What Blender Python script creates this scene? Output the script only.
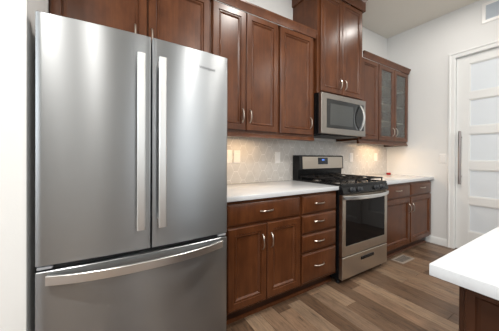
import bpy, bmesh, math, random
from mathutils import Vector
random.seed(7)
S = bpy.context.scene
for o in list(bpy.data.objects):
    bpy.data.objects.remove(o)
C = S.collection

# ------------------------------------------------------------------ camera
CX, CY, CZ = -1.8268, -2.02808, 1.18359
YAW, PITCH, ROLL, FPX = 0.55149, -0.00367, 0.00461, 231.3583
f = Vector((math.sin(YAW) * math.cos(PITCH), math.cos(YAW) * math.cos(PITCH), math.sin(PITCH)))
r = Vector((math.cos(YAW), -math.sin(YAW), 0))
u = r.cross(f)
r2 = r * math.cos(ROLL) + u * math.sin(ROLL)
u2 = u * math.cos(ROLL) - r * math.sin(ROLL)
cam = bpy.data.objects.new('camera', bpy.data.cameras.new('camera'))
C.objects.link(cam)
from mathutils import Matrix
cam.matrix_world = Matrix(((r2.x, u2.x, -f.x, CX), (r2.y, u2.y, -f.y, CY), (r2.z, u2.z, -f.z, CZ), (0, 0, 0, 1)))
cam.data.sensor_width = 36
cam.data.lens = FPX * 36 / 499
cam.data.shift_y = -(165.5 - 157.4538) / 499   # verticals kept parallel, as with a shift lens
cam.data.clip_start = 0.02
S.camera = cam

# ------------------------------------------------------------------ world, lights, exposure
VS = S.view_settings
S.display_settings.display_device = 'sRGB'
VS.view_transform = 'Standard'
VS.look = 'None'
VS.gamma = 1
VS.use_curve_mapping = False
VS.exposure = -0.14
W = bpy.data.worlds.new('daylight')
S.world = W
W.use_nodes = True
W.node_tree.nodes['Background'].inputs[0].default_value = (0.80, 0.90, 1.0, 1)
W.node_tree.nodes['Background'].inputs[1].default_value = 1.6


def area(name, loc, target, sx, sy, power, col, spread=180):
    d = bpy.data.lights.new(name, 'AREA')
    d.shape = 'RECTANGLE'
    d.size, d.size_y, d.energy, d.color = sx, sy, power, col
    d.spread = math.radians(spread)
    o = bpy.data.objects.new(name, d)
    C.objects.link(o)
    o.location = loc
    o.rotation_euler = (Vector(target) - Vector(loc)).to_track_quat('-Z', 'Y').to_euler()
    return o


DAY = (0.93, 0.97, 1.0)
# area lamps added at invented openings behind and left, for fill and fridge streaks
area('added_side_light', (-4.64, -3.2, 2.1), (0, -3.2, 2.1), 3.6, 1.5, 72, DAY)
area('added_rear_light', (-1.25, -6.62, 1.9), (-1.25, 0, 1.9), 0.5, 1.6, 6, DAY)
area('added_rear_light', (0.9, -6.62, 1.9), (0.9, 0, 1.9), 1.5, 1.6, 18, DAY)


def can_light(x, y, power):
    d = bpy.data.lights.new('recessed_lamp', 'AREA')
    d.shape = 'DISK'
    d.size, d.energy, d.color = 0.16, power, (1.0, 0.955, 0.90)
    o = bpy.data.objects.new('recessed_lamp', d)
    C.objects.link(o)
    o.location = (x, y, 3.075)
    o.rotation_euler = (0, 0, 0)


CANS = [(1.3, -0.95, 7), (-0.45, -1.35, 30), (-2.55, -1.75, 38), (1.3, -2.9, 21), (-0.45, -2.9, 29), (-2.3, -3.4, 26), (1.3, -4.9, 14), (-1.2, -4.9, 16)]
for x, y, w in CANS:
    can_light(x, y, w)


# ------------------------------------------------------------------ materials
def mat(name, col, rough=0.5, metal=0.0, spec=0.5, **kw):
    m = bpy.data.materials.new(name)
    m.use_nodes = True
    b = m.node_tree.nodes['Principled BSDF']
    b.inputs['Base Color'].default_value = (*col, 1)
    b.inputs['Roughness'].default_value = rough
    b.inputs['Metallic'].default_value = metal
    b.inputs['Specular IOR Level'].default_value = spec
    for k, v in kw.items():
        b.inputs[k.replace('_', ' ')].default_value = v
    return m


def nodes(m):
    return m.node_tree.nodes, m.node_tree.links, m.node_tree.nodes['Principled BSDF']


def coords(m, scale, out='Object'):
    n, l, b = nodes(m)
    tc = n.new('ShaderNodeTexCoord')
    mp = n.new('ShaderNodeMapping')
    mp.inputs['Scale'].default_value = scale
    l.new(tc.outputs[out], mp.inputs['Vector'])
    return mp.outputs['Vector']


def noise(m, vec, scale=1.0, detail=4, rough=0.55):
    n, l, b = nodes(m)
    t = n.new('ShaderNodeTexNoise')
    t.inputs['Scale'].default_value = scale
    t.inputs['Detail'].default_value = detail
    t.inputs['Roughness'].default_value = rough
    l.new(vec, t.inputs['Vector'])
    return t.outputs['Fac']


def ramp(m, fac, stops):
    n, l, b = nodes(m)
    t = n.new('ShaderNodeValToRGB')
    el = t.color_ramp.elements
    el[0].position, el[0].color = stops[0][0], (*stops[0][1], 1)
    el[1].position, el[1].color = stops[-1][0], (*stops[-1][1], 1)
    for ps, c in stops[1:-1]:
        e = el.new(ps)
        e.color = (*c, 1)
    l.new(fac, t.inputs['Fac'])
    return t.outputs['Color']


def bump(m, fac, strength, dist=0.002):
    n, l, b = nodes(m)
    t = n.new('ShaderNodeBump')
    t.inputs['Strength'].default_value = strength
    t.inputs['Distance'].default_value = dist
    l.new(fac, t.inputs['Height'])
    l.new(t.outputs['Normal'], b.inputs['Normal'])


def wood(name, c1, c2, c3, rough=0.28):
    m = mat(name, c2, rough, spec=0.32)
    n, l, b = nodes(m)
    fine = noise(m, coords(m, (55, 55, 3.2)), 1.0, 5, 0.6)
    broad = noise(m, coords(m, (9, 9, 5.0)), 1.0, 3, 0.6)
    mx = n.new('ShaderNodeMath')
    mx.operation = 'MULTIPLY_ADD'
    l.new(fine, mx.inputs[0])
    mx.inputs[1].default_value = 0.40
    md = n.new('ShaderNodeMath')
    md.operation = 'MULTIPLY'
    l.new(broad, md.inputs[0])
    md.inputs[1].default_value = 0.62
    l.new(md.outputs[0], mx.inputs[2])
    l.new(ramp(m, mx.outputs[0], [(0.3, c1), (0.5, c2), (0.7, c3)]), b.inputs['Base Color'])
    return m


M = {}
M['wood'] = wood('stained_maple', (0.056, 0.0175, 0.0060), (0.090, 0.0290, 0.0102), (0.135, 0.0465, 0.0165))
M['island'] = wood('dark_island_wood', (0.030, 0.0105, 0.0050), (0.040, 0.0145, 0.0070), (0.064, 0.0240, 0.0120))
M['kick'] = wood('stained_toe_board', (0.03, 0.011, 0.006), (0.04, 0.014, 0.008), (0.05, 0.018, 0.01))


def steel(name, col, rough, aniso=0.75):
    m = mat(name, col, rough, 1.0)
    n, l, b = nodes(m)
    b.inputs['Anisotropic'].default_value = aniso
    t = n.new('ShaderNodeTangent')
    t.direction_type = 'RADIAL'
    t.axis = 'Z'
    l.new(t.outputs['Tangent'], b.inputs['Tangent'])
    b.inputs['Anisotropic Rotation'].default_value = 0.25
    return m


M['steel'] = steel('brushed_stainless', (0.345, 0.36, 0.372), 0.32, 0.88)
M['steel_trim'] = steel('satin_stainless', (0.74, 0.745, 0.74), 0.32, 0.3)
M['steel_range'] = steel('warm_brushed_stainless', (0.52, 0.465, 0.40), 0.30, 0.6)
M['steel_micro'] = steel('microwave_stainless', (0.31, 0.285, 0.26), 0.30, 0.6)
M['nickel'] = mat('satin_nickel', (0.58, 0.53, 0.47), 0.28, 1.0)
M['pull'] = mat('dark_satin_metal', (0.33, 0.295, 0.285), 0.38, 1.0)
M['chrome'] = mat('bright_handle_metal', (0.80, 0.79, 0.77), 0.14, 1.0)
M['white_paint'] = mat('white_wall_paint', (0.765, 0.768, 0.755), 0.55, spec=0.3)
bump(M['white_paint'], noise(M['white_paint'], coords(M['white_paint'], (1, 1, 1)), 130, 3), 0.25, 0.0015)
M['ceiling'] = mat('ceiling_paint', (0.82, 0.795, 0.73), 0.7, spec=0.2)
bump(M['ceiling'], noise(M['ceiling'], coords(M['ceiling'], (1, 1, 1)), 90, 3), 0.25, 0.002)
M['trim'] = mat('white_trim_paint', (0.785, 0.795, 0.785), 0.35)
M['door_paint'] = mat('white_door_paint', (0.785, 0.795, 0.785), 0.35)
M['frost'] = mat('frosted_glass', (0.74, 0.79, 0.83), 0.30, spec=0.5)
M['quartz'] = mat('white_quartz', (0.80, 0.80, 0.79), 0.16, spec=0.5)
q = M['quartz']
qn, ql, qb = nodes(q)
ql.new(ramp(q, noise(q, coords(q, (1, 1, 1)), 160, 3, 0.7), [(0.25, (0.59, 0.61, 0.63)), (0.45, (0.625, 0.645, 0.665)), (0.8, (0.645, 0.665, 0.685))]), qb.inputs['Base Color'])
M['tile'] = mat('grey_glazed_tile', (0.55, 0.535, 0.51), 0.22, spec=0.5)
tn = M['tile']
n_, l_, b_ = nodes(tn)
l_.new(ramp(tn, noise(tn, coords(tn, (1, 1, 1)), 14, 4), [(0.3, (0.55, 0.53, 0.50)), (0.7, (0.64, 0.62, 0.59))]), b_.inputs['Base Color'])
M['grout'] = mat('white_grout', (0.80, 0.79, 0.77), 0.8, spec=0.2)
M['black'] = mat('black_enamel', (0.006, 0.006, 0.0065), 0.22, spec=0.28)
M['black_matte'] = mat('black_plastic', (0.014, 0.014, 0.015), 0.5)
M['iron'] = mat('cast_iron', (0.010, 0.009, 0.009), 0.5, spec=0.3)
M['burner'] = mat('burner_metal', (0.16, 0.145, 0.13), 0.45, 1.0)
M['oven_glass'] = mat('dark_oven_glass', (0.007, 0.006, 0.006), 0.06, spec=0.12)
M['micro_glass'] = mat('dark_microwave_glass', (0.020, 0.021, 0.021), 0.07, spec=0.35)
M['micro_screen'] = mat('grey_door_mesh', (0.055, 0.058, 0.056), 0.12, spec=0.5)
M['plate'] = mat('white_plastic', (0.84, 0.83, 0.81), 0.35)
M['slot'] = mat('dark_slot', (0.05, 0.05, 0.05), 0.6)
M['grey'] = mat('grey_gasket', (0.20, 0.205, 0.21), 0.5)
M['knob'] = mat('dark_knob', (0.035, 0.038, 0.043), 0.3)
M['hinge'] = mat('grey_hinge_cover', (0.42, 0.43, 0.45), 0.4)
M['case'] = mat('grey_fridge_case', (0.30, 0.31, 0.32), 0.45, 0.3)
M['logo'] = mat('grey_logo_ink', (0.12, 0.12, 0.13), 0.4)
M['vent_blade'] = mat('bluish_vent_blade', (0.50, 0.55, 0.60), 0.45)
M['register'] = mat('beige_register', (0.30, 0.25, 0.205), 0.5)
M['red'] = mat('red_wax_glass', (0.35, 0.012, 0.015), 0.12)
M['shelf'] = mat('cabinet_interior', (0.42, 0.36, 0.30), 0.5)
M['bezel'] = mat('display_glass', (0.012, 0.014, 0.02), 0.08)
M['display'] = mat('blue_display', (0.05, 0.12, 0.5), 0.3)
M['display'].node_tree.nodes['Principled BSDF'].inputs['Emission Color'].default_value = (0.15, 0.35, 1, 1)
M['display'].node_tree.nodes['Principled BSDF'].inputs['Emission Strength'].default_value = 0.7
M['warm_lens'] = mat('lamp_lens', (0.9, 0.85, 0.75), 0.4)
M['warm_lens'].node_tree.nodes['Principled BSDF'].inputs['Emission Color'].default_value = (1, 0.72, 0.42, 1)
M['warm_lens'].node_tree.nodes['Principled BSDF'].inputs['Emission Strength'].default_value = 1.6
g = mat('cabinet_glass', (0.72, 0.74, 0.71), 0.12, spec=0.4)
gb = g.node_tree.nodes['Principled BSDF']
gb.inputs['Transmission Weight'].default_value = 0.92
gb.inputs['IOR'].default_value = 1.2
M['cab_glass'] = g

# plank floor: every plank carries its own random numbers in a colour attribute
fl = mat('wood_plank_floor', (0.2, 0.13, 0.08), 0.38, spec=0.4)
n, l, b = nodes(fl)
at = n.new('ShaderNodeVertexColor')
at.layer_name = 'plank'
sp = n.new('ShaderNodeSeparateColor')
l.new(at.outputs['Color'], sp.inputs['Color'])
base = ramp(fl, sp.outputs['Red'], [(0.0, (0.115, 0.070, 0.044)), (0.2, (0.175, 0.112, 0.072)), (0.42, (0.230, 0.150, 0.098)),
                                    (0.58, (0.165, 0.118, 0.084)), (0.82, (0.275, 0.190, 0.126)), (1.0, (0.190, 0.124, 0.080))])
tc = n.new('ShaderNodeTexCoord')
cmb = n.new('ShaderNodeCombineXYZ')
for k, src in enumerate(('Green', 'Blue')):
    mm = n.new('ShaderNodeMath')
    mm.operation = 'MULTIPLY'
    mm.inputs[1].default_value = 40
    l.new(sp.outputs[src], mm.inputs[0])
    l.new(mm.outputs[0], cmb.inputs[k])
va = n.new('ShaderNodeVectorMath')
va.operation = 'ADD'
l.new(tc.outputs['Object'], va.inputs[0])
l.new(cmb.outputs[0], va.inputs[1])


def fmap(sc):
    mp = n.new('ShaderNodeMapping')
    mp.inputs['Scale'].default_value = sc
    l.new(va.outputs[0], mp.inputs['Vector'])
    return mp.outputs['Vector']


grain = ramp(fl, noise(fl, fmap((80, 5.0, 1)), 1.0, 6, 0.75), [(0.30, (0.42, 0.41, 0.40)), (0.5, (1, 1, 1)), (0.70, (1.35, 1.32, 1.28))])
smear = ramp(fl, noise(fl, fmap((20, 4.5, 1)), 1.0, 6, 0.72), [(0.30, (0.26, 0.25, 0.25)), (0.43, (0.92, 0.91, 0.90)), (0.72, (1.25, 1.20, 1.14))])
mu = n.new('ShaderNodeMix'); mu.data_type = 'RGBA'; mu.blend_type = 'MULTIPLY'; mu.inputs[0].default_value = 1
mv = n.new('ShaderNodeMix'); mv.data_type = 'RGBA'; mv.blend_type = 'MULTIPLY'; mv.inputs[0].default_value = 1
l.new(base, mu.inputs[6]); l.new(grain, mu.inputs[7])
l.new(mu.outputs[2], mv.inputs[6]); l.new(smear, mv.inputs[7])
l.new(mv.outputs[2], b.inputs['Base Color'])
M['floor'] = fl
M['seam'] = mat('plank_seam', (0.03, 0.02, 0.014), 0.8)


# ------------------------------------------------------------------ mesh helpers
class MB:
    def __init__(s):
        s.bm = bmesh.new()

    def box(s, x0, x1, y0, y1, z0, z1, bev=0.0, mi=0, seg=1):
        t = bmesh.new()
        v = [t.verts.new(p) for p in ((x0, y0, z0), (x1, y0, z0), (x1, y1, z0), (x0, y1, z0), (x0, y0, z1), (x1, y0, z1), (x1, y1, z1), (x0, y1, z1))]
        for q in ((3, 2, 1, 0), (4, 5, 6, 7), (0, 1, 5, 4), (1, 2, 6, 5), (2, 3, 7, 6), (3, 0, 4, 7)):
            t.faces.new([v[i] for i in q])
        if bev:
            bmesh.ops.bevel(t, geom=list(t.edges), offset=bev, segments=seg, profile=0.5, affect='EDGES')
        s.merge(t, mi)
        return s

    def merge(s, t, mi=0):
        mp = {}
        for v in t.verts:
            mp[v] = s.bm.verts.new(v.co)
        for fc in t.faces:
            nf = s.bm.faces.new([mp[v] for v in fc.verts])
            nf.material_index = mi
            nf.smooth = True
        t.free()

    def loops(s, rings, cap0=True, cap1=True, mi=0, closed=True):
        """skin a list of equal-length rings of points"""
        R = [[s.bm.verts.new(p) for p in ring] for ring in rings]
        k = len(R[0])
        for a, c in zip(R[:-1], R[1:]):
            for i in range(k if closed else k - 1):
                fc = s.bm.faces.new([a[i], a[(i + 1) % k], c[(i + 1) % k], c[i]])
                fc.smooth = True
                fc.material_index = mi
        for flag, ring, rev in ((cap0, R[0], True), (cap1, R[-1], False)):
            if flag:
                fc = s.bm.faces.new(ring[::-1] if rev else ring)
                fc.smooth = True
                fc.material_index = mi
        return s

    def tube(s, pts, rx, ry=None, seg=10, side=Vector((1, 0, 0)), mi=0):
        """sweep an ellipse (rx along side, ry across) down a path"""
        ry = ry or rx
        rings = []
        P = [Vector(p) for p in pts]
        for i, p in enumerate(P):
            d = (P[min(i + 1, len(P) - 1)] - P[max(i - 1, 0)]).normalized()
            a = (side - d * side.dot(d)).normalized()
            c = d.cross(a)
            rings.append([p + a * rx * math.cos(2 * math.pi * k / seg) + c * ry * math.sin(2 * math.pi * k / seg) for k in range(seg)])
        return s.loops(rings, mi=mi)

    def bar(s, pts, w, t, side, mi=0, round_=0.25):
        """sweep a soft-cornered rectangle (w along side, t across) down a path"""
        P = [Vector(p) for p in pts]
        rings = []
        e = round_ * min(w, t)
        sh = [(w / 2, t / 2 - e), (w / 2 - e, t / 2), (-w / 2 + e, t / 2), (-w / 2, t / 2 - e), (-w / 2, -t / 2 + e), (-w / 2 + e, -t / 2), (w / 2 - e, -t / 2), (w / 2, -t / 2 + e)]
        for i, p in enumerate(P):
            d = (P[min(i + 1, len(P) - 1)] - P[max(i - 1, 0)]).normalized()
            a = (side - d * side.dot(d)).normalized()
            c = d.cross(a)
            rings.append([p + a * x + c * y for x, y in sh])
        return s.loops(rings, mi=mi)

    def lathe(s, c, prof, seg=20, axis='z', mi=0):
        rings = []
        for rad, h in prof:
            ring = []
            for k in range(seg):
                a = 2 * math.pi * k / seg
                if axis == 'z':
                    ring.append((c[0] + rad * math.cos(a), c[1] + rad * math.sin(a), c[2] + h))
                else:  # -y
                    ring.append((c[0] + rad * math.cos(a), c[1] - h, c[2] + rad * math.sin(a)))
            rings.append(ring)
        return s.loops(rings, mi=mi)

    def build(s, name, m, parent=None, angle=35):
        org = parent['_o'] if parent else None
        bmesh.ops.recalc_face_normals(s.bm, faces=list(s.bm.faces))
        if org:
            for v in s.bm.verts:
                v.co -= Vector(org)
        me = bpy.data.meshes.new(name)
        s.bm.to_mesh(me)
        s.bm.free()
        for x in (m if isinstance(m, (list, tuple)) else [m]):
            me.materials.append(x)
        me.set_sharp_from_angle(angle=math.radians(angle))
        o = bpy.data.objects.new(name, me)
        C.objects.link(o)
        if parent:
            o.parent = parent
            o['_o'] = list(org)
        return o


def tag(o, label, cat, group=None):
    o['label'], o['category'] = label, cat
    if group:
        o['group'] = group
    return o


def thing(name, label, cat, loc, group=None):
    o = bpy.data.objects.new(name, None)
    o.empty_display_size = 0.1
    C.objects.link(o)
    o.location = loc
    o['_o'] = list(loc)
    return tag(o, label, cat, group)


def struct(o, label=None, cat=None):
    o['kind'] = 'structure'
    if label:
        o['label'], o['category'] = label, cat
    return o


def bx(name, m, parent, *a, **k):
    return MB().box(*a, **k).build(name, m, parent)


def rect_loops(x0, x1, z0, z1, spec, y):
    """nested rectangles: spec = (inset, how far in front of y)"""
    return [[(x0 + i, y - d, z0 + i), (x1 - i, y - d, z0 + i), (x1 - i, y - d, z1 - i), (x0 + i, y - d, z1 - i)] for i, d in spec]


PANEL = [(0, 0), (0, 0.015), (0.005, 0.020), (0.048, 0.020), (0.0515, 0.0125), (0.054, 0.0125), (0.058, 0.0165), (0.063, 0.0160), (0.074, 0.0065)]
SLAB = [(0, 0), (0, 0.012), (0.004, 0.014), (0.010, 0.019), (0.013, 0.020)]


def panel_door(name, parent, x0, x1, z0, z1, y, m=None):
    return MB().loops(rect_loops(x0, x1, z0, z1, PANEL, y)).build(name, m or M['wood'], parent, 20)


def drawer_front(name, parent, x0, x1, z0, z1, y):
    return MB().loops(rect_loops(x0, x1, z0, z1, SLAB, y)).build(name, M['wood'], parent, 20)


def arch_pull(parent, x, y, z, length=0.112, vertical=True, m=None):
    """bow shaped bar pull on the plane y"""
    pts = []
    N = 12
    for i in range(N + 1):
        t = i / N * 2 - 1
        h = 0.025 * (1 - abs(t) ** 3.2)
        s = t * length / 2
        pts.append((x, y - h - 0.0005, z + s) if vertical else (x + s, y - h - 0.0005, z))
    side = Vector((1, 0, 0)) if vertical else Vector((0, 0, 1))
    b = MB().bar(pts, 0.0095, 0.0075, side)
    return b.build('handle', m or M['nickel'], parent)


def sweep_mould(parent, name, path, prof, m=None):
    """path = [(x, y, ox, oy)] corner points with outward mitre directions; prof = [(out, z)]"""
    rings = [[(px + ox * o, py + oy * o, z) for o, z in prof] for px, py, ox, oy in path]
    return MB().loops(rings).build(name, m or M['wood'], parent, 25)


# ------------------------------------------------------------------ room shell
XR, ZC, XA, YA = 2.0208, 3.0967, -2.108, -0.745
XL, YB = -4.6, -6.6


def wall_grid(name, axis, at, th, u0, u1, z0, z1, holes, m):
    """a wall slab standing on axis 'x' or 'y' at value at, with rectangular openings"""
    us = sorted({u0, u1, *[h[0] for h in holes], *[h[1] for h in holes]})
    zs = sorted({z0, z1, *[h[2] for h in holes], *[h[3] for h in holes]})
    b = MB()
    for a, c in zip(us[:-1], us[1:]):
        for d, e in zip(zs[:-1], zs[1:]):
            if any(h[0] <= (a + c) / 2 <= h[1] and h[2] <= (d + e) / 2 <= h[3] for h in holes):
                continue
            lo, hi = min(at, at + th), max(at, at + th)
            if axis == 'x':
                b.box(lo, hi, a, c, d, e)
            else:
                b.box(a, c, lo, hi, d, e)
    bmesh.ops.remove_doubles(b.bm, verts=list(b.bm.verts), dist=1e-5)
    return struct(b.build(name, m))


DY0, DY1, DZ = -1.790, -0.864, 2.474
wall_grid('wall_back', 'y', 0.0, 0.12, XA - 0.12, XR + 0.12, 0, ZC, [], M['white_paint'])
wall_grid('wall_right', 'x', XR, 0.12, YB, 0.0, 0, ZC, [(DY0, DY1, 0, DZ)], M['white_paint'])
struct(bx('wall_left', M['white_paint'], None, XL, XA, YA, 0.0, 0, ZC))
wall_grid('wall_far_left', 'x', XL, -0.12, YB, YA, 0, ZC, [(-5.0, -1.4, 1.3, 2.9)], M['white_paint'])
wall_grid('wall_rear', 'y', YB, -0.12, XL - 0.12, XR + 0.12, 0, ZC, [(-1.5, -1.0, 1.1, 2.75), (0.15, 1.65, 1.1, 2.75)], M['white_paint'])
struct(bx('ceiling', M['ceiling'], None, XL - 0.12, XR + 0.12, YB - 0.12, 0.12, ZC, ZC + 0.1))


def win_frame(name, axis, at, u0, u1, z0, z1, mid):
    b = MB()
    w = 0.05
    def piece(a, c, d, e):
        if axis == 'x':
            b.box(at - 0.03, at + 0.03, a, c, d, e, 0.004)
        else:
            b.box(a, c, at - 0.03, at + 0.03, d, e, 0.004)
    piece(u0, u0 + w, z0, z1); piece(u1 - w, u1, z0, z1)
    piece(u0 + w, u1 - w, z0, z0 + w); piece(u0 + w, u1 - w, z1 - w, z1)
    piece((u0 + u1) / 2 - w / 2, (u0 + u1) / 2 + w / 2, z0 + w, z1 - w)
    return struct(b.build(name, M['trim']))


win_frame('added_window_1', 'x', XL - 0.09, -5.0, -1.4, 1.3, 2.9, 1)  # unseen window, added high on the wall to go with the side lamp
win_frame('added_window_2', 'y', YB - 0.09, -1.5, -1.0, 1.1, 2.75, 1)  # unseen window, added and kept narrow for a streak on the fridge
win_frame('added_window_3', 'y', YB - 0.09, 0.15, 1.65, 1.1, 2.75, 1)  # unseen window, added around the wider rear lamp

# floor of planks running front to back
b = MB()
lay = b.bm.loops.layers.color.new('plank')
PW = 0.1265
x = -0.718 - 32 * PW
while x < XR + 0.1:
    y = YB - 0.1 - random.random() * 1.2
    while y < 0.1:
        L = random.choice((0.6, 0.9, 1.2, 1.2, 1.5))
        c = (random.random(), random.random(), random.random(), 1)
        xa, xb, ya, yb = x + 0.0008, x + PW - 0.0008, y + 0.0008, y + L - 0.0008
        ring = lambda i, z: [b.bm.verts.new(p) for p in ((xa + i, ya + i, z), (xb - i, ya + i, z), (xb - i, yb - i, z), (xa + i, yb - i, z))]
        lo, hi = ring(0, -0.0025), ring(0.0012, 0.0)
        fs = [b.bm.faces.new(hi)]
        for i in range(4):
            fs.append(b.bm.faces.new([lo[i], lo[(i + 1) % 4], hi[(i + 1) % 4], hi[i]]))
        for fc in fs:
            for lp in fc.loops:
                lp[lay] = c
        y += L
    x += PW
b.box(XL - 0.2, XR + 0.2, YB - 1.5, 0.12, -0.1, -0.0025, mi=1)
struct(b.build('floor', [M['floor'], M['seam']]))

# backsplash of stretched hexagon tiles on white grout
X0, X1, Z0, Z1 = -1.20, XR - 0.001, 0.9145, 1.387


def clip(poly):
    for ax, val, sg in ((0, X0, 1), (0, X1, -1), (1, Z0, 1), (1, Z1, -1)):
        out = []
        for i in range(len(poly)):
            a, c = poly[i], poly[(i + 1) % len(poly)]
            ia, ic = sg * (a[ax] - val) >= 0, sg * (c[ax] - val) >= 0
            if ia:
                out.append(a)
            if ia != ic:
                t = (val - a[ax]) / (c[ax] - a[ax])
                out.append((a[0] + t * (c[0] - a[0]), a[1] + t * (c[1] - a[1])))
        poly = out
        if len(poly) < 3:
            return None
    return poly


b = MB()
b.box(X0, X1, -0.006, -0.0005, Z0, Z1, mi=1)
hw, ft, hh = 0.062, 0.020, 0.086      # half width, half flat top, half height
gap = 0.0022
for i in range(-20, 40):
    for j in range(-2, 10):
        cx = -0.74 + i * (hw + ft)
        cz = 1.12 + (j - 4) * 2 * hh + (hh if i % 2 else 0)
        k = 1 - gap / hw
        poly = clip([(cx + q[0] * k, cz + q[1] * (1 - gap / hh)) for q in ((-hw, 0), (-ft, -hh), (ft, -hh), (hw, 0), (ft, hh), (-ft, hh))])
        if not poly:
            continue
        mx = sum(q[0] for q in poly) / len(poly); mz = sum(q[1] for q in poly) / len(poly)
        b.loops([[(q[0], -0.0055, q[1]) for q in poly], [(q[0], -0.0066, q[1]) for q in poly]], cap0=False)
struct(b.build('wall_backsplash', [M['tile'], M['grout']]), 'grey hexagon tile backsplash with white grout above the counters', 'backsplash')

# baseboards, door casing
prof = [(0, 0), (0.014, 0), (0.014, 0.075), (0.009, 0.088), (0.004, 0.095), (0, 0.095)]
def base_run(name, y0, y1):
    struct(MB().loops([[(XR - o, y, z) for o, z in prof] for y in (y0, y1)]).build(name, M['trim']))
base_run('baseboard_right', -0.797, -0.557)
base_run('baseboard_right_rear', YB, -1.862)
struct(bx('baseboard_left', M['trim'], None, XL, XA, YA - 0.014, YA, 0, 0.095, bev=0.003))

b = MB()
casp = [(0, 0), (0.010, 0), (0.013, -0.008), (0.013, -0.040), (0.020, -0.046), (0.022, -0.060), (0.018, -0.066), (0, -0.066)]   # out of wall, away from the opening
path = [(DY1, 0.0, 1, 0), (DY1, DZ, 1, 1), (DY0, DZ, -1, 1), (DY0, 0.0, -1, 0)]
b.loops([[(XR - o, py - a * w, pz - c * w) for o, w in casp] for py, pz, a, c in path])
struct(b.build('trim_1', M['trim'], None, 25))
b = MB()
for a, c in ((DY1 - 0.004, DY1 + 0.0), (DY0, DY0 + 0.004)):
    b.box(XR + 0.001, XR + 0.119, a, c, 0, DZ)
b.box(XR + 0.001, XR + 0.119, DY0, DY1, DZ - 0.004, DZ)
struct(b.build('trim_2', M['trim']))

# white door with five frosted panes
door = thing('door_1', 'white panelled door with five stacked frosted panes and long bar pull', 'door', (XR + 0.04, -1.32, 0))
door['kind'] = 'structure'
dx0, dx1 = 2.045, 2.085
dya, dyb = DY1 - 0.006, DY0 + 0.006
lites = [(2.003, 2.362), (1.574, 1.912), (1.139, 1.479), (0.691, 1.032), (0.254, 0.596)]
ly0, ly1 = dyb + 0.13, dya - 0.125
b = MB()
ys = [(dyb, ly0), (ly1, dya)]
for a, c in ys:
    b.box(dx0, dx1, a, c, 0.008, DZ - 0.008, 0.002)
zz = [0.008] + [v for lt in reversed(lites) for v in lt] + [DZ - 0.008]
for k in range(0, len(zz), 2):
    b.box(dx0, dx1, ly0 - 0.001, ly1 + 0.001, zz[k], zz[k + 1], 0.002)
b.build('door_frame', M['door_paint'], door)
for z0, z1 in lites:
    pn = bx('pane', M['frost'], door, dx0 + 0.014, dx1 - 0.014, ly0 - 0.0005, ly1 + 0.0005, z0 - 0.0005, z1 + 0.0005)
    b = MB()
    w = 0.012
    for a, c, d, e in ((ly0, ly0 + w, z0, z1), (ly1 - w, ly1, z0, z1), (ly0 + w, ly1 - w, z0, z0 + w), (ly0 + w, ly1 - w, z1 - w, z1)):
        b.box(dx0 + 0.006, dx0 + 0.0135, a, c, d, e, 0.002)
    b.build('glazing_bead', M['door_paint'], pn)
b = MB()
hx, hy = 1.988, -0.922
b.tube([(hx, hy, 0.845), (hx, hy, 1.52)], 0.0145, seg=14)
for z in (0.945, 1.445):
    b.tube([(hx, hy, z), (dx0 - 0.0005, hy, z)], 0.009, seg=10, side=Vector((0, 0, 1)))
b.build('handle', M['pull'], door)['label'] = 'long dark satin metal bar pull'

# ------------------------------------------------------------------ base cabinets
YF, YD = -0.61, -0.63     # face frame, door front


def base_cabinet(label, x0, x1, group=None):
    t = thing('base_cabinet', label, 'cabinet', ((x0 + x1) / 2, -0.3, 0.1))
    bx('body', M['wood'], t, x0, x1, YF, -0.012, 0.1, 0.877, bev=0.001)
    return t


LX = -1.144
t = base_cabinet('reddish brown base cabinet beside refrigerator, one wide drawer over two doors', LX, -0.4635)
d = drawer_front('drawer', t, -1.133, -0.475, 0.706, 0.852, YF - 0.0006)
arch_pull(d, -0.812, YD, 0.785, 0.120, False)
for x0, x1, hx in ((-1.133, -0.8105, -0.850), (-0.8045, -0.471, -0.769)):
    d = panel_door('door', t, x0, x1, 0.122, 0.688, YF - 0.0006)
    arch_pull(d, hx, YD, 0.556, 0.112)
t = base_cabinet('reddish brown base cabinet of four stacked drawers left of the range', -0.4625, -0.004)
for z0, z1, hz in ((0.706, 0.852, 0.785), (0.541, 0.688, 0.630), (0.381, 0.523, 0.460), (0.122, 0.363, 0.250)):
    d = drawer_front('drawer', t, -0.446, -0.022, z0, z1, YF - 0.0006)
    arch_pull(d, -0.245, YD, hz, 0.120, False)
t = base_cabinet('dark brown base cabinet right of the range, two drawers over two doors', 0.767, 1.975)
for x0, x1, hx in ((0.790, 1.380, 1.095), (1.398, 1.966, 1.710)):
    d = drawer_front('drawer', t, x0, x1, 0.706, 0.852, YF - 0.0006)
    arch_pull(d, hx, YD, 0.790, 0.130, False)
for x0, x1, hx in ((0.790, 1.380, 1.346), (1.398, 1.966, 1.434)):
    d = panel_door('door', t, x0, x1, 0.122, 0.688, YF - 0.0006)
    arch_pull(d, hx, YD, 0.556, 0.112)


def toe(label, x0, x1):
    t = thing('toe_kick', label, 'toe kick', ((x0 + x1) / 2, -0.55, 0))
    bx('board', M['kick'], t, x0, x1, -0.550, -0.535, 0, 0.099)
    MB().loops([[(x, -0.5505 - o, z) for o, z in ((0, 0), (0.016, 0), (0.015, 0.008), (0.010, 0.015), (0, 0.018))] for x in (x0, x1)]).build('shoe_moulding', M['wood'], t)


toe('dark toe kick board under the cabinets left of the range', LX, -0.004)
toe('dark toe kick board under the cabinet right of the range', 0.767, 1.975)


def counter(label, x0, x1, y0, y1, z0=0.8785, z1=0.9140):
    t = bx('countertop', M['quartz'], None, x0, x1, y0, y1, z0, z1, bev=0.003, seg=2)
    return tag(t, label, 'countertop')


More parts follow.
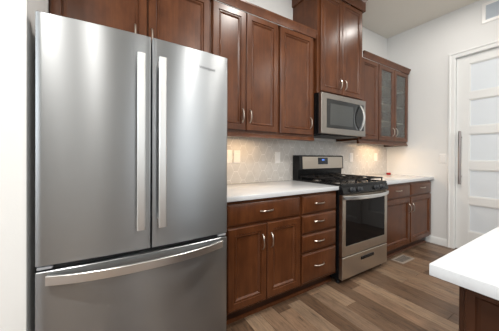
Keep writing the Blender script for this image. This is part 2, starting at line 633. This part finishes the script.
counter('white quartz countertop between refrigerator and range', LX - 0.012, -0.003, -0.645, -0.0005)
counter('white quartz countertop right of the range, ending at the white wall', 0.765, XR - 0.001, -0.645, -0.0005)

# ------------------------------------------------------------------ wall cabinets
UF = -0.33


def wall_cabinet(label, x0, x1, z0, z1, yf=UF):
    t = thing('wall_cabinet', label, 'cabinet', ((x0 + x1) / 2, yf / 2, z0))
    bx('body', M['wood'], t, x0, x1, yf, -0.001 if z0 > 1.40 else -0.009, z0, z1, bev=0.001)
    return t


t = wall_cabinet('brown two-door wall cabinet above the refrigerator', XA + 0.002, -1.1435, 1.850, 2.411)
for x0, x1, hx in ((-2.099, -1.602, -1.674), (-1.593, -1.156, -1.572)):
    d = panel_door('door', t, x0, x1, 1.868, 2.396, UF - 0.0006)
    arch_pull(d, hx, UF - 0.0205, 1.987, 0.112)
t = wall_cabinet('brown two-door wall cabinet between refrigerator cabinet and single-door cabinet', -1.1425, -0.4725, 1.389, 2.411)
for x0, x1, hx in ((-1.132, -0.8315, -0.866), (-0.8255, -0.491, -0.791)):
    d = panel_door('door', t, x0, x1, 1.405, 2.396, UF - 0.0006)
    arch_pull(d, hx, UF - 0.0205, 1.528, 0.112)
t = wall_cabinet('brown single-door wall cabinet left of the microwave', -0.4715, -0.001, 1.389, 2.411)
d = panel_door('door', t, -0.462, -0.037, 1.405, 2.396, UF - 0.0006)
arch_pull(d, -0.073, UF - 0.0205, 1.526, 0.112)
TF = -0.368
t = wall_cabinet('tall deep brown cabinet rising to the ceiling above the microwave', 0.0, 0.762, 1.844, 2.918, TF)
for x0, x1, hx in ((0.040, 0.379, 0.344), (0.387, 0.745, 0.424)):
    d = panel_door('door', t, x0, x1, 1.866, 2.902, TF - 0.0006)
    arch_pull(d, hx, TF - 0.0205, 1.980, 0.112)
CPT = [(0.0, 2.9030), (0.012, 2.9030), (0.016, 2.9100), (0.016, 3.0030), (0.022, 3.0180), (0.040, 3.0530), (0.042, 3.0780), (0.0, 3.0780)]
sweep_mould(t, 'crown', [(-0.0005, -0.001, -1, 0), (-0.0005, TF - 0.0215, -1, -1), (0.7625, TF - 0.0215, 1, -1), (0.7625, -0.001, 1, 0)], CPT)
t = wall_cabinet('brown single-door wall cabinet between microwave and glass-door cabinet', 0.7645, 1.1675, 1.389, 2.411)
panel_door('door', t, 0.795, 1.161, 1.405, 2.396, UF - 0.0006)

# glass door cabinet
gx0, gx1 = 1.1685, 1.938
t = thing('wall_cabinet', 'dark brown wall cabinet with two glass doors near the corner', 'cabinet', ((gx0 + gx1) / 2, -0.16, 1.389))
b = MB()
b.box(gx0, gx0 + 0.018, UF + 0.02, -0.009, 1.389, 2.411); b.box(gx1 - 0.018, gx1, UF + 0.02, -0.009, 1.389, 2.411)
b.box(gx0 + 0.018, gx1 - 0.018, UF + 0.02, -0.009, 1.389, 1.409); b.box(gx0 + 0.018, gx1 - 0.018, UF + 0.02, -0.009, 2.391, 2.411)
b.box(gx0 + 0.018, gx1 - 0.018, -0.020, -0.009, 1.409, 2.391)
for a, c in ((gx0, gx0 + 0.03), (gx1 - 0.03, gx1), (1.535, 1.571)):
    b.box(a, c, UF, UF + 0.02, 1.389, 2.411)
for a, c in ((1.389, 1.423), (2.376, 2.411)):
    b.box(gx0 + 0.03, 1.535, UF, UF + 0.02, a, c); b.box(1.571, gx1 - 0.03, UF, UF + 0.02, a, c)
b.build('body', M['wood'], t)
for z in (1.665, 1.90, 2.135):
    bx('shelf', M['shelf'], t, gx0 + 0.0185, gx1 - 0.0185, UF + 0.045, -0.021, z, z + 0.019, bev=0.001)
for x0, x1, hx in ((1.180, 1.5495, 1.513), (1.5565, 1.932, 1.594)):
    b = MB()
    z0, z1 = 1.405, 2.396
    sp_ = [(0.050, 0.0), (0, 0), (0, 0.015), (0.005, 0.020), (0.050, 0.020), (0.056, 0.016), (0.060, 0.010), (0.060, 0.0)]
    b.loops(rect_loops(x0, x1, z0, z1, sp_, UF - 0.0006), cap0=False, cap1=False)
    d = b.build('door', M['wood'], t, 20)
    bx('pane', M['cab_glass'], d, x0 + 0.0585, x1 - 0.0585, UF - 0.0085, UF - 0.0045, z0 + 0.0585, z1 - 0.0585)
    arch_pull(d, hx, UF - 0.0205, 1.528, 0.112)

# crown and light rails
CPU_ = [(0.0, 2.3975), (0.005, 2.3975), (0.007, 2.410), (0.011, 2.432), (0.019, 2.454), (0.022, 2.460), (0.022, 2.472), (0.0, 2.472)]
o = sweep_mould(None, 'crown_moulding', [(XA + 0.002, UF - 0.0222, 0, -1), (-0.0025, UF - 0.022, 0, -1)], CPU_)
tag(o, 'brown crown moulding along cabinet tops left of the tall cabinet', 'crown moulding')
o = sweep_mould(None, 'crown_moulding', [(0.8105, UF - 0.022, 0, -1), (gx1 + 0.0005, UF - 0.022, 1, -1), (gx1 + 0.0005, -0.001, 1, 0)], CPU_)
tag(o, 'dark brown crown moulding along cabinet tops right of the tall cabinet', 'crown moulding')
RAIL = [(0.0, 1.3883), (0.004, 1.3883), (0.006, 1.3778), (0.014, 1.3648), (0.016, 1.3508), (0.0, 1.3478), (-0.018, 1.3478), (-0.018, 1.3883)]
o = sweep_mould(None, 'light_rail', [(-1.133, UF + 0.004, 0, -1), (-0.003, UF + 0.004, 0, -1)], RAIL)
tag(o, 'brown light rail under the wall cabinets left of the microwave', 'light rail')
o = sweep_mould(None, 'light_rail', [(0.7645, UF + 0.004, 0, -1), (gx1 + 0.0005, UF + 0.004, 1, -1), (gx1 + 0.0005, -0.010, 1, 0)], RAIL)
tag(o, 'dark brown light rail under the glass-door cabinet and its neighbour', 'light rail')


def under_light(label, x0, x1, y0, y1, power):
    t = thing('under_cabinet_light', label, 'light', ((x0 + x1) / 2, (y0 + y1) / 2, 1.389))
    bx('housing', M['plate'], t, x0, x1, y0, y1, 1.371, 1.3885, bev=0.003)
    bx('lens', M['warm_lens'], t, x0 + 0.01, x1 - 0.01, y0 + 0.008, y1 - 0.008, 1.367, 1.3715)
    a = area('under_cabinet_lamp', ((x0 + x1) / 2, (y0 + y1) / 2, 1.364), ((x0 + x1) / 2, (y0 + y1) / 2 , 0), x1 - x0 - 0.02, y1 - y0 - 0.016, power, (1.0, 0.66, 0.36))


under_light('slim under-cabinet light glowing warm beside the refrigerator', -0.98, -0.52, -0.205, -0.155, 1.7)
under_light('slim under-cabinet light glowing warm below the glass-door cabinet', 1.25, 1.75, -0.205, -0.155, 2.8)

# ------------------------------------------------------------------ refrigerator
FX0, FX1, FY, BOW = -2.079, -1.205, -0.759, 0.022
FXC, FHW = (FX0 + FX1) / 2, (FX1 - FX0) / 2
fy = lambda x: FY - BOW * (1 - ((x - FXC) / FHW) ** 2)
fr = thing('refrigerator', 'tall stainless steel french-door refrigerator against the left wall', 'refrigerator', (FXC, -0.4, 0))
MB().box(FX0 + 0.004, FX1 - 0.004, -0.685, -0.05, 0.035, 1.755, 0.004).build('case', M['case'], fr)


def bowed(x0, x1, z0, z1, yb=-0.690, rad=0.003):
    N = 22
    prof_ = []
    def front(x, dy=0): return (x, fy(x) + dy)
    pts = [(x0, yb), (x0, fy(x0) + rad)]
    for k in range(1, 4):
        a = math.pi / 2 * k / 4
        pts.append((x0 + rad * (1 - math.cos(a)), fy(x0) + rad * (1 - math.sin(a))))
    for i in range(N + 1):
        x = x0 + rad + (x1 - x0 - 2 * rad) * i / N
        pts.append((x, fy(x)))
    for k in range(3, 0, -1):
        a = math.pi / 2 * k / 4
        pts.append((x1 - rad * (1 - math.cos(a)), fy(x1) + rad * (1 - math.sin(a))))
    pts += [(x1, fy(x1) + rad), (x1, yb)]
    cx = (x0 + x1) / 2
    def shrink(q, e):
        x, y = q
        return (x + (e if x < x0 + e else -e if x > x1 - e else 0), y + (e if y < -0.70 else 0))
    rings = [[(*shrink(q, 0.003), z0) for q in pts], [(*q, z0 + 0.003) for q in pts], [(*q, z1 - 0.003) for q in pts], [(*shrink(q, 0.003), z1) for q in pts]]
    return MB().loops(rings)


SPL = -1.6375
dl = bowed(FX0, SPL - 0.0035, 0.722, 1.78).build('door', M['steel'], fr, 40)
dr = bowed(SPL + 0.0035, FX1, 0.722, 1.78).build('door', M['steel'], fr, 40)
dw = bowed(FX0, FX1, 0.075, 0.699).build('freezer_drawer', M['steel'], fr, 40)
bx('gasket', M['black_matte'], fr, FX0 + 0.012, FX1 - 0.012, -0.735, -0.6845, 0.695, 0.73)
bx('kick_plate', M['black_matte'], fr, FX0 + 0.012, FX1 - 0.012, -0.72, -0.6845, 0.0, 0.073)
for x0, x1 in ((FX0 + 0.003, FX0 + 0.055), (FX1 - 0.055, FX1 - 0.003)):
    bx('hinge', M['hinge'], fr, x0, x1, -0.752, -0.69, 0.703, 0.716, bev=0.003)
for d, hx in ((dl, -1.690), (dr, -1.594)):
    yy = fy(hx)
    pts = []
    for i in range(25):
        tt = i / 24
        z = 0.835 + (1.668 - 0.835) * tt
        e = min(tt, 1 - tt) / 0.03
        pts.append((hx, yy - 0.054, z))
    b = MB().bar(pts, 0.036, 0.016, Vector((1, 0, 0)))
    for z in (0.855, 1.648):
        b.box(hx - 0.014, hx + 0.014, yy - 0.048, yy - 0.0003, z - 0.018, z + 0.018, 0.004)
    b.build('handle', M['steel_trim'], d)
pts = []
N = 28
for i in range(N + 1):
    x = -2.040 + (-1.246 + 2.040) * i / N
    tt = i / N * 2 - 1
    pts.append((x, fy(x) - 0.012 - 0.048 * (1 - abs(tt) ** 2.6), 0.666))
b = MB().bar(pts, 0.040, 0.016, Vector((0, 0, 1)), round_=0.12)
b.build('handle', M['steel_trim'], dw)
# lettering on the right door
fc = bpy.data.curves.new('emblem', 'FONT')
fc.body = 'Whirlpool'
fc.size = 0.0235
fc.extrude = 0.0004
fc.materials.append(M['logo'])
tmp = bpy.data.objects.new('emblem_curve', fc)
C.objects.link(tmp)
bpy.context.view_layer.update()
o = bpy.data.objects.new('emblem', bpy.data.meshes.new_from_object(tmp.evaluated_get(bpy.context.evaluated_depsgraph_get())))
bpy.data.objects.remove(tmp)
C.objects.link(o)
o.parent = dr
ex = -1.388
o.location = Vector((ex, fy(ex) - 0.001, 1.679)) - Vector(fr['_o'])
o.rotation_euler = (math.pi / 2, 0, math.atan2(fy(ex + 0.09) - fy(ex), 0.09))
o['label'] = 'small grey brand lettering'

# ------------------------------------------------------------------ microwave
mw = thing('microwave', 'stainless over-the-range microwave with dark glass door under tall cabinet', 'microwave', (0.381, -0.2, 1.43))
mx0, mx1, mz0, mz1 = 0.003, 0.757, 1.424, 1.839
bx('case', M['black'], mw, mx0, mx1, -0.392, -0.009, mz0 - 0.006, mz1 - 0.001, bev=0.002)
MY = -0.427
b = MB()
b.loops(rect_loops(mx0, mx1, mz0, mz1, [(0, 0), (0, 0.032), (0.003, 0.035)], -0.392), cap1=False)
b.loops([[(mx0 + 0.003, MY, mz0 + 0.003), (mx1 - 0.003, MY, mz0 + 0.003), (mx1 - 0.003, MY, mz1 - 0.003), (mx0 + 0.003, MY, mz1 - 0.003)],
         [(mx0 + 0.078, MY, mz0 + 0.060), (mx1 - 0.030, MY, mz0 + 0.060), (mx1 - 0.030, MY, mz1 - 0.055), (mx0 + 0.078, MY, mz1 - 0.055)],
         [(mx0 + 0.080, MY + 0.004, mz0 + 0.062), (mx1 - 0.032, MY + 0.004, mz0 + 0.062), (mx1 - 0.032, MY + 0.004, mz1 - 0.057), (mx0 + 0.080, MY + 0.004, mz1 - 0.057)]], cap0=False, cap1=False)
dm = b.build('door', M['steel_micro'], mw, 25)
gl = bx('window', M['micro_glass'], dm, mx0 + 0.0805, mx1 - 0.0325, MY + 0.0025, MY + 0.012, mz0 + 0.0625, mz1 - 0.0575)
bx('screen', M['micro_screen'], gl, mx0 + 0.135, 0.520, MY + 0.0015, MY + 0.0024, mz0 + 0.095, mz1 - 0.10)
pts = []
for i in range(21):
    tt = i / 20 * 2 - 1
    pts.append((0.640, MY - 0.004 - 0.050 * (1 - tt * tt), 1.630 + tt * 0.140))
MB().bar(pts, 0.030, 0.014, Vector((1, 0, 0))).build('handle', M['chrome'], dm)
bx('vent_grille', M['black_matte'], mw, mx0 + 0.06, mx1 - 0.06, -0.37, -0.10, mz0 - 0.014, mz0 - 0.0065, bev=0.002)

# ------------------------------------------------------------------ range
rg = thing('gas_range', 'stainless and black freestanding gas range between the base cabinets', 'range', (0.381, -0.33, 0))
rx0, rx1 = 0.001, 0.761
bx('body', M['black'], rg, rx0, rx1, -0.640, -0.012, 0.035, 0.905, bev=0.003)
for x in (rx0 + 0.03, rx1 - 0.03):
    for y in (-0.61, -0.06):
        MB().lathe((x, y, 0), [(0.018, 0), (0.018, 0.012), (0.010, 0.016), (0.010, 0.0345)], 12).build('foot', M['black_matte'], rg)
# cooktop tray
b = MB()
def ct(i, z, yf=-0.668):
    return [(rx0 + i, yf + i, z), (rx1 - i, yf + i, z), (rx1 - i, -0.075 - i, z), (rx0 + i, -0.075 - i, z)]
b.loops([ct(0, 0.906), ct(0, 0.924), ct(0.005, 0.930), ct(0.030, 0.930), ct(0.042, 0.919)])
top = b.build('cooktop', M['black'], rg, 30)
# sloped control panel
b = MB()
sec = [(-0.6405, 0.838), (-0.680, 0.838), (-0.690, 0.846), (-0.672, 0.904), (-0.668, 0.9055), (-0.6405, 0.9055)]
b.loops([[(x, y, z) for y, z in sec] for x in (rx0, rx1)])
cp = b.build('control_panel', M['black'], rg, 25)
for x in (0.130, 0.245, 0.525, 0.630):
    b = MB()
    cy, cz, ang = -0.682, 0.873, math.atan2(0.018, 0.058)
    t_ = bmesh.new()
    kb = MB().lathe((0, 0, 0), [(0.024, 0.0), (0.024, 0.008), (0.019, 0.013), (0.017, 0.030), (0.014, 0.033)], 20, 'y')
    kb.box(-0.005, 0.005, -0.038, -0.030, -0.017, 0.017, 0.001)
    for v in kb.bm.verts:
        y, z = v.co.y, v.co.z
        v.co = Vector((x + v.co.x, cy + y * math.cos(ang) - z * math.sin(ang) * -1, cz + z * math.cos(ang) + -y * math.sin(ang)))
    kb.build('knob', M['knob'], cp)
# oven door with curved handle rail
od0, od1 = 0.262, 0.832
ODY = -0.678
b = MB()
b.loops([*rect_loops(rx0 + 0.003, rx1 - 0.003, od0, od1, [(0, 0.0), (0, 0.034), (0.003, 0.037)], -0.641)], cap1=False)
wz0, wz1, wx0, wx1 = 0.352, 0.785, 0.050, 0.712
b.loops([[(rx0 + 0.006, ODY, od0 + 0.003), (rx1 - 0.006, ODY, od0 + 0.003), (rx1 - 0.006, ODY, od1 - 0.003), (rx0 + 0.006, ODY, od1 - 0.003)],
         [(wx0, ODY, wz0), (wx1, ODY, wz0), (wx1, ODY, wz1), (wx0, ODY, wz1)],
         [(wx0 + 0.002, ODY + 0.003, wz0 + 0.002), (wx1 - 0.002, ODY + 0.003, wz0 + 0.002), (wx1 - 0.002, ODY + 0.003, wz1 - 0.002), (wx0 + 0.002, ODY + 0.003, wz1 - 0.002)]], cap0=False, cap1=False)
ov = b.build('oven_door', M['steel_range'], rg, 25)
bx('window', M['oven_glass'], ov, wx0 + 0.0025, wx1 - 0.0025, ODY + 0.002, ODY + 0.012, wz0 + 0.0025, wz1 - 0.0025)
bx('emblem', M['nickel'], ov, 0.365, 0.415, ODY - 0.0012, ODY - 0.0002, 0.302, 0.312)
pts = []
for i in range(25):
    tt = i / 24 * 2 - 1
    pts.append((0.381 + tt * 0.374, ODY - 0.009 - 0.066 * (1 - abs(tt) ** 2.2), 0.808))
MB().bar(pts, 0.034, 0.016, Vector((0, 0, 1))).build('handle', M['steel_trim'], ov)
# storage drawer
b = MB()
b.loops(rect_loops(rx0 + 0.003, rx1 - 0.003, 0.052, 0.254, [(0, 0), (0, 0.034), (0.004, 0.038)], -0.641))
sd = b.build('storage_drawer', M['steel_range'], rg, 25)
b = MB()
b.loops(rect_loops(0.285, 0.500, 0.184, 0.212, [(0, 0), (0, 0.006), (0.004, 0.008)], -0.6792))
b.build('handle', M['black'], sd)
# backguard
b = MB()
sec = [(-0.0125, 0.9065), (-0.095, 0.9065), (-0.100, 1.033), (-0.125, 1.038), (-0.118, 1.193), (-0.105, 1.202), (-0.0125, 1.202)]
b.loops([[(x, y, z) for y, z in sec] for x in (rx0, rx1)])
bg = b.build('backguard', M['black'], rg, 25)
yb_ = lambda z: -0.125 + (z - 1.038) * (0.007 / 0.155)
def slab(x0, x1, z0, z1, d0, d1):
    return MB().loops([[(x0, yb_(z0) - d, z0), (x1, yb_(z0) - d, z0), (x1, yb_(z1) - d, z1), (x0, yb_(z1) - d, z1)] for d in (d0, d1)])
fp = slab(0.048, 0.742, 1.048, 1.186, 0.0004, 0.003).build('front_panel', M['steel_range'], bg)
cl = slab(0.296, 0.466, 1.096, 1.176, 0.0034, 0.0045).build('clock', M['bezel'], bg)
b = slab(0.362, 0.405, 1.140, 1.158, 0.0046, 0.0052)
b.build('display', M['display'], bg)
# burners and grates
BP = [(0.17, -0.50, 0.05), (0.59, -0.50, 0.045), (0.17, -0.22, 0.04), (0.59, -0.22, 0.045), (0.381, -0.36, 0.05)]
for x, y, rr in BP:
    bu = MB().lathe((x, y, 0.9192), [(rr * 1.25, 0), (rr * 1.2, 0.006), (rr * 0.85, 0.010), (rr * 0.85, 0.014), (rr * 0.8, 0.0145)], 20).build('burner', M['burner'], rg)
    MB().lathe((x, y, 0.934), [(rr * 0.82, 0), (rr * 0.82, 0.006), (rr * 0.7, 0.009), (rr * 0.2, 0.010)], 20).build('burner_cap', M['iron'], bu)
for x0, x1 in ((0.030, 0.262), (0.268, 0.494), (0.500, 0.732)):
    b = MB()
    y0, y1, zt = -0.640, -0.105, 0.962
    w = 0.006
    xm = (x0 + x1) / 2
    for xx in (x0 + w, x1 - w):
        b.bar([(xx, y0, zt), (xx, y1, zt)], 0.012, 0.012, Vector((1, 0, 0)))
    for yy in (y0 + w, (y0 + y1) / 2, y1 - w):
        b.bar([(x0, yy, zt), (x1, yy, zt)], 0.012, 0.012, Vector((0, 0, 1)))
    for yc in ((0.75 * y0 + 0.25 * y1), (0.25 * y0 + 0.75 * y1)):
        b.bar([(x0 + w, yc, zt), (xm - 0.03, yc, zt + 0.001)], 0.010, 0.010, Vector((0, 0, 1)))
        b.bar([(xm + 0.03, yc, zt + 0.001), (x1 - w, yc, zt)], 0.010, 0.010, Vector((0, 0, 1)))
        for s_ in (-1, 1):
            b.bar([(xm, yc + s_ * 0.030, zt + 0.001), (xm, yc + s_ * 0.13, zt)], 0.010, 0.010, Vector((1, 0, 0)))
    for xx in (x0 + w, x1 - w):
        for yy in (y0 + w, (y0 + y1) / 2, y1 - w):
            b.bar([(xx, yy, 0.9195), (xx, yy, zt)], 0.012, 0.012, Vector((1, 0, 0)))
    b.build('grate', M['iron'], rg)

# ------------------------------------------------------------------ island
IX, IY = -1.129, -1.767
counter('big white quartz island top at lower right foreground', IX, 0.95, -2.80, IY, 0.884, 0.9140)
isl = thing('island_cabinet', 'dark brown kitchen island base under the white foreground top', 'island', (-0.1, -2.3, 0))
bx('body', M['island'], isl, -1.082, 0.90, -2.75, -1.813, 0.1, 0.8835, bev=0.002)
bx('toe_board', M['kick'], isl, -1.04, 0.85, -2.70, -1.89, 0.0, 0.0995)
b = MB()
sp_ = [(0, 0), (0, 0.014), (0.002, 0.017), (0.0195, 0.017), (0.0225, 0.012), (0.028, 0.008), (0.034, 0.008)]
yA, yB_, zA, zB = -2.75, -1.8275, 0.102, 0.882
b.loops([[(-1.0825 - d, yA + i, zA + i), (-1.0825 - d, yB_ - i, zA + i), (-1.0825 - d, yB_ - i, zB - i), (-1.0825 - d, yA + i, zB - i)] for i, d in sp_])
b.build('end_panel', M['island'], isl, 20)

# ------------------------------------------------------------------ plates on the walls
def plate(label, x0, x1, z0, z1, kind):
    nm = 'light_switch' if kind == 'switch' else 'wall_outlet'
    t = thing(nm, label, 'switch' if kind == 'switch' else 'outlet', ((x0 + x1) / 2, -0.009, (z0 + z1) / 2))
    y = -0.0082
    MB().loops(rect_loops(x0, x1, z0, z1, [(0, 0), (0, 0.003), (0.004, 0.006)], y)).build('cover_plate', M['plate'], t)
    xc, zc = (x0 + x1) / 2, (z0 + z1) / 2
    ins = bx('rocker' if kind == 'switch' else 'socket', M['plate'], t, xc - 0.017, xc + 0.017, y - 0.0095, y - 0.0062, zc - 0.034, zc + 0.034, bev=0.002)


plate('white switch plate half hidden behind the refrigerator edge', -0.855, -0.790, 1.120, 1.248, 'switch')
plate('white outlet plate on backsplash just right of the half-hidden switch plate', -0.769, -0.695, 1.118, 1.244, 'outlet')
plate('white outlet plate on backsplash immediately left of the range backguard', -0.262, -0.184, 1.110, 1.240, 'outlet')
plate('white outlet plate on backsplash immediately right of the range backguard', 1.055, 1.133, 1.116, 1.242, 'outlet')
plate('white outlet plate on warm-lit backsplash under the glass-door cabinet', 1.660, 1.740, 1.124, 1.248, 'outlet')

t = thing('light_switch', 'white double switch plate on the right wall beside the door casing', 'switch', (XR, -0.735, 1.17))
b = MB()
b.loops([[(XR - 0.0003 - d, -0.775 + i, 1.110 + i), (XR - 0.0003 - d, -0.700 + i * -1, 1.110 + i), (XR - 0.0003 - d, -0.700 - i, 1.232 - i), (XR - 0.0003 - d, -0.775 + i, 1.232 - i)] for i, d in ((0, 0), (0, 0.003), (0.004, 0.006))])
b.build('cover_plate', M['plate'], t)
for y in (-0.756, -0.719):
    bx('rocker', M['plate'], t, XR - 0.0095, XR - 0.0064, y - 0.012, y + 0.012, 1.140, 1.202, bev=0.001)

# return-air vent high on the right wall
t = thing('air_vent', 'white wall air vent with bluish louvres above the door', 'vent', (XR, -1.33, 2.87))
vy0, vy1, vz0, vz1 = -1.560, -1.110, 2.790, 3.030
b = MB()
sp_ = [(0, 0), (0, 0.006), (0.004, 0.009), (0.034, 0.009), (0.036, 0.002)]
b.loops([[(XR - 0.0004 - d, vy0 + i, vz0 + i), (XR - 0.0004 - d, vy1 - i, vz0 + i), (XR - 0.0004 - d, vy1 - i, vz1 - i), (XR - 0.0004 - d, vy0 + i, vz1 - i)] for i, d in sp_], cap1=False)
b.build('frame', M['plate'], t, 20)
bx('backing', M['vent_blade'], t, XR - 0.002, XR - 0.0006, vy0 + 0.036, vy1 - 0.036, vz0 + 0.036, vz1 - 0.036)
z = vz0 + 0.046
while z < vz1 - 0.045:
    b = MB()
    b.loops([[(XR - 0.0022, y, z), (XR - 0.009, y, z + 0.010), (XR - 0.009, y, z + 0.0115), (XR - 0.0022, y, z + 0.0015)] for y in (vy0 + 0.037, vy1 - 0.037)])
    b.build('louvre', M['vent_blade'], t)
    z += 0.0165

# floor register
t = thing('floor_register', 'beige metal floor register in front of the right base cabinet', 'vent', (1.105, -0.678, 0))
b = MB()
x0, x1, y0, y1 = 0.970, 1.240, -0.742, -0.612
b.loops([[(x0 + i, y0 + i, z), (x1 - i, y0 + i, z), (x1 - i, y1 - i, z), (x0 + i, y1 - i, z)] for i, z in ((0, 0.0003), (0.003, 0.004), (0.022, 0.005), (0.023, 0.002))], cap1=False)
b.build('frame', M['register'], t, 20)
bx('grille', M['slot'], t, x0 + 0.024, x1 - 0.024, y0 + 0.024, y1 - 0.024, 0.0003, 0.0015)
for i in range(14):
    xx = x0 + 0.034 + i * 0.0155
    bx('blade', M['register'], t, xx - 0.002, xx + 0.002, y0 + 0.0245, y1 - 0.0245, 0.0016, 0.004)

# small red candle jar
t = thing('candle_jar', 'small red candle jar in the back corner of the right countertop', 'candle', (1.84, -0.13, 0.9142))
b = MB()
b.lathe((1.84, -0.13, 0.9143), [(0.022, 0), (0.029, 0.004), (0.031, 0.012), (0.031, 0.028), (0.028, 0.032), (0.024, 0.033), (0.024, 0.026)], 24)
b.build('jar', M['red'], t)
MB().lathe((1.84, -0.13, 0.9404), [(0.0235, 0), (0.0235, 0.002), (0.004, 0.003)], 20).build('wax', M['plate'], t)

for o in bpy.data.objects:
    if '_o' in o:
        del o['_o']
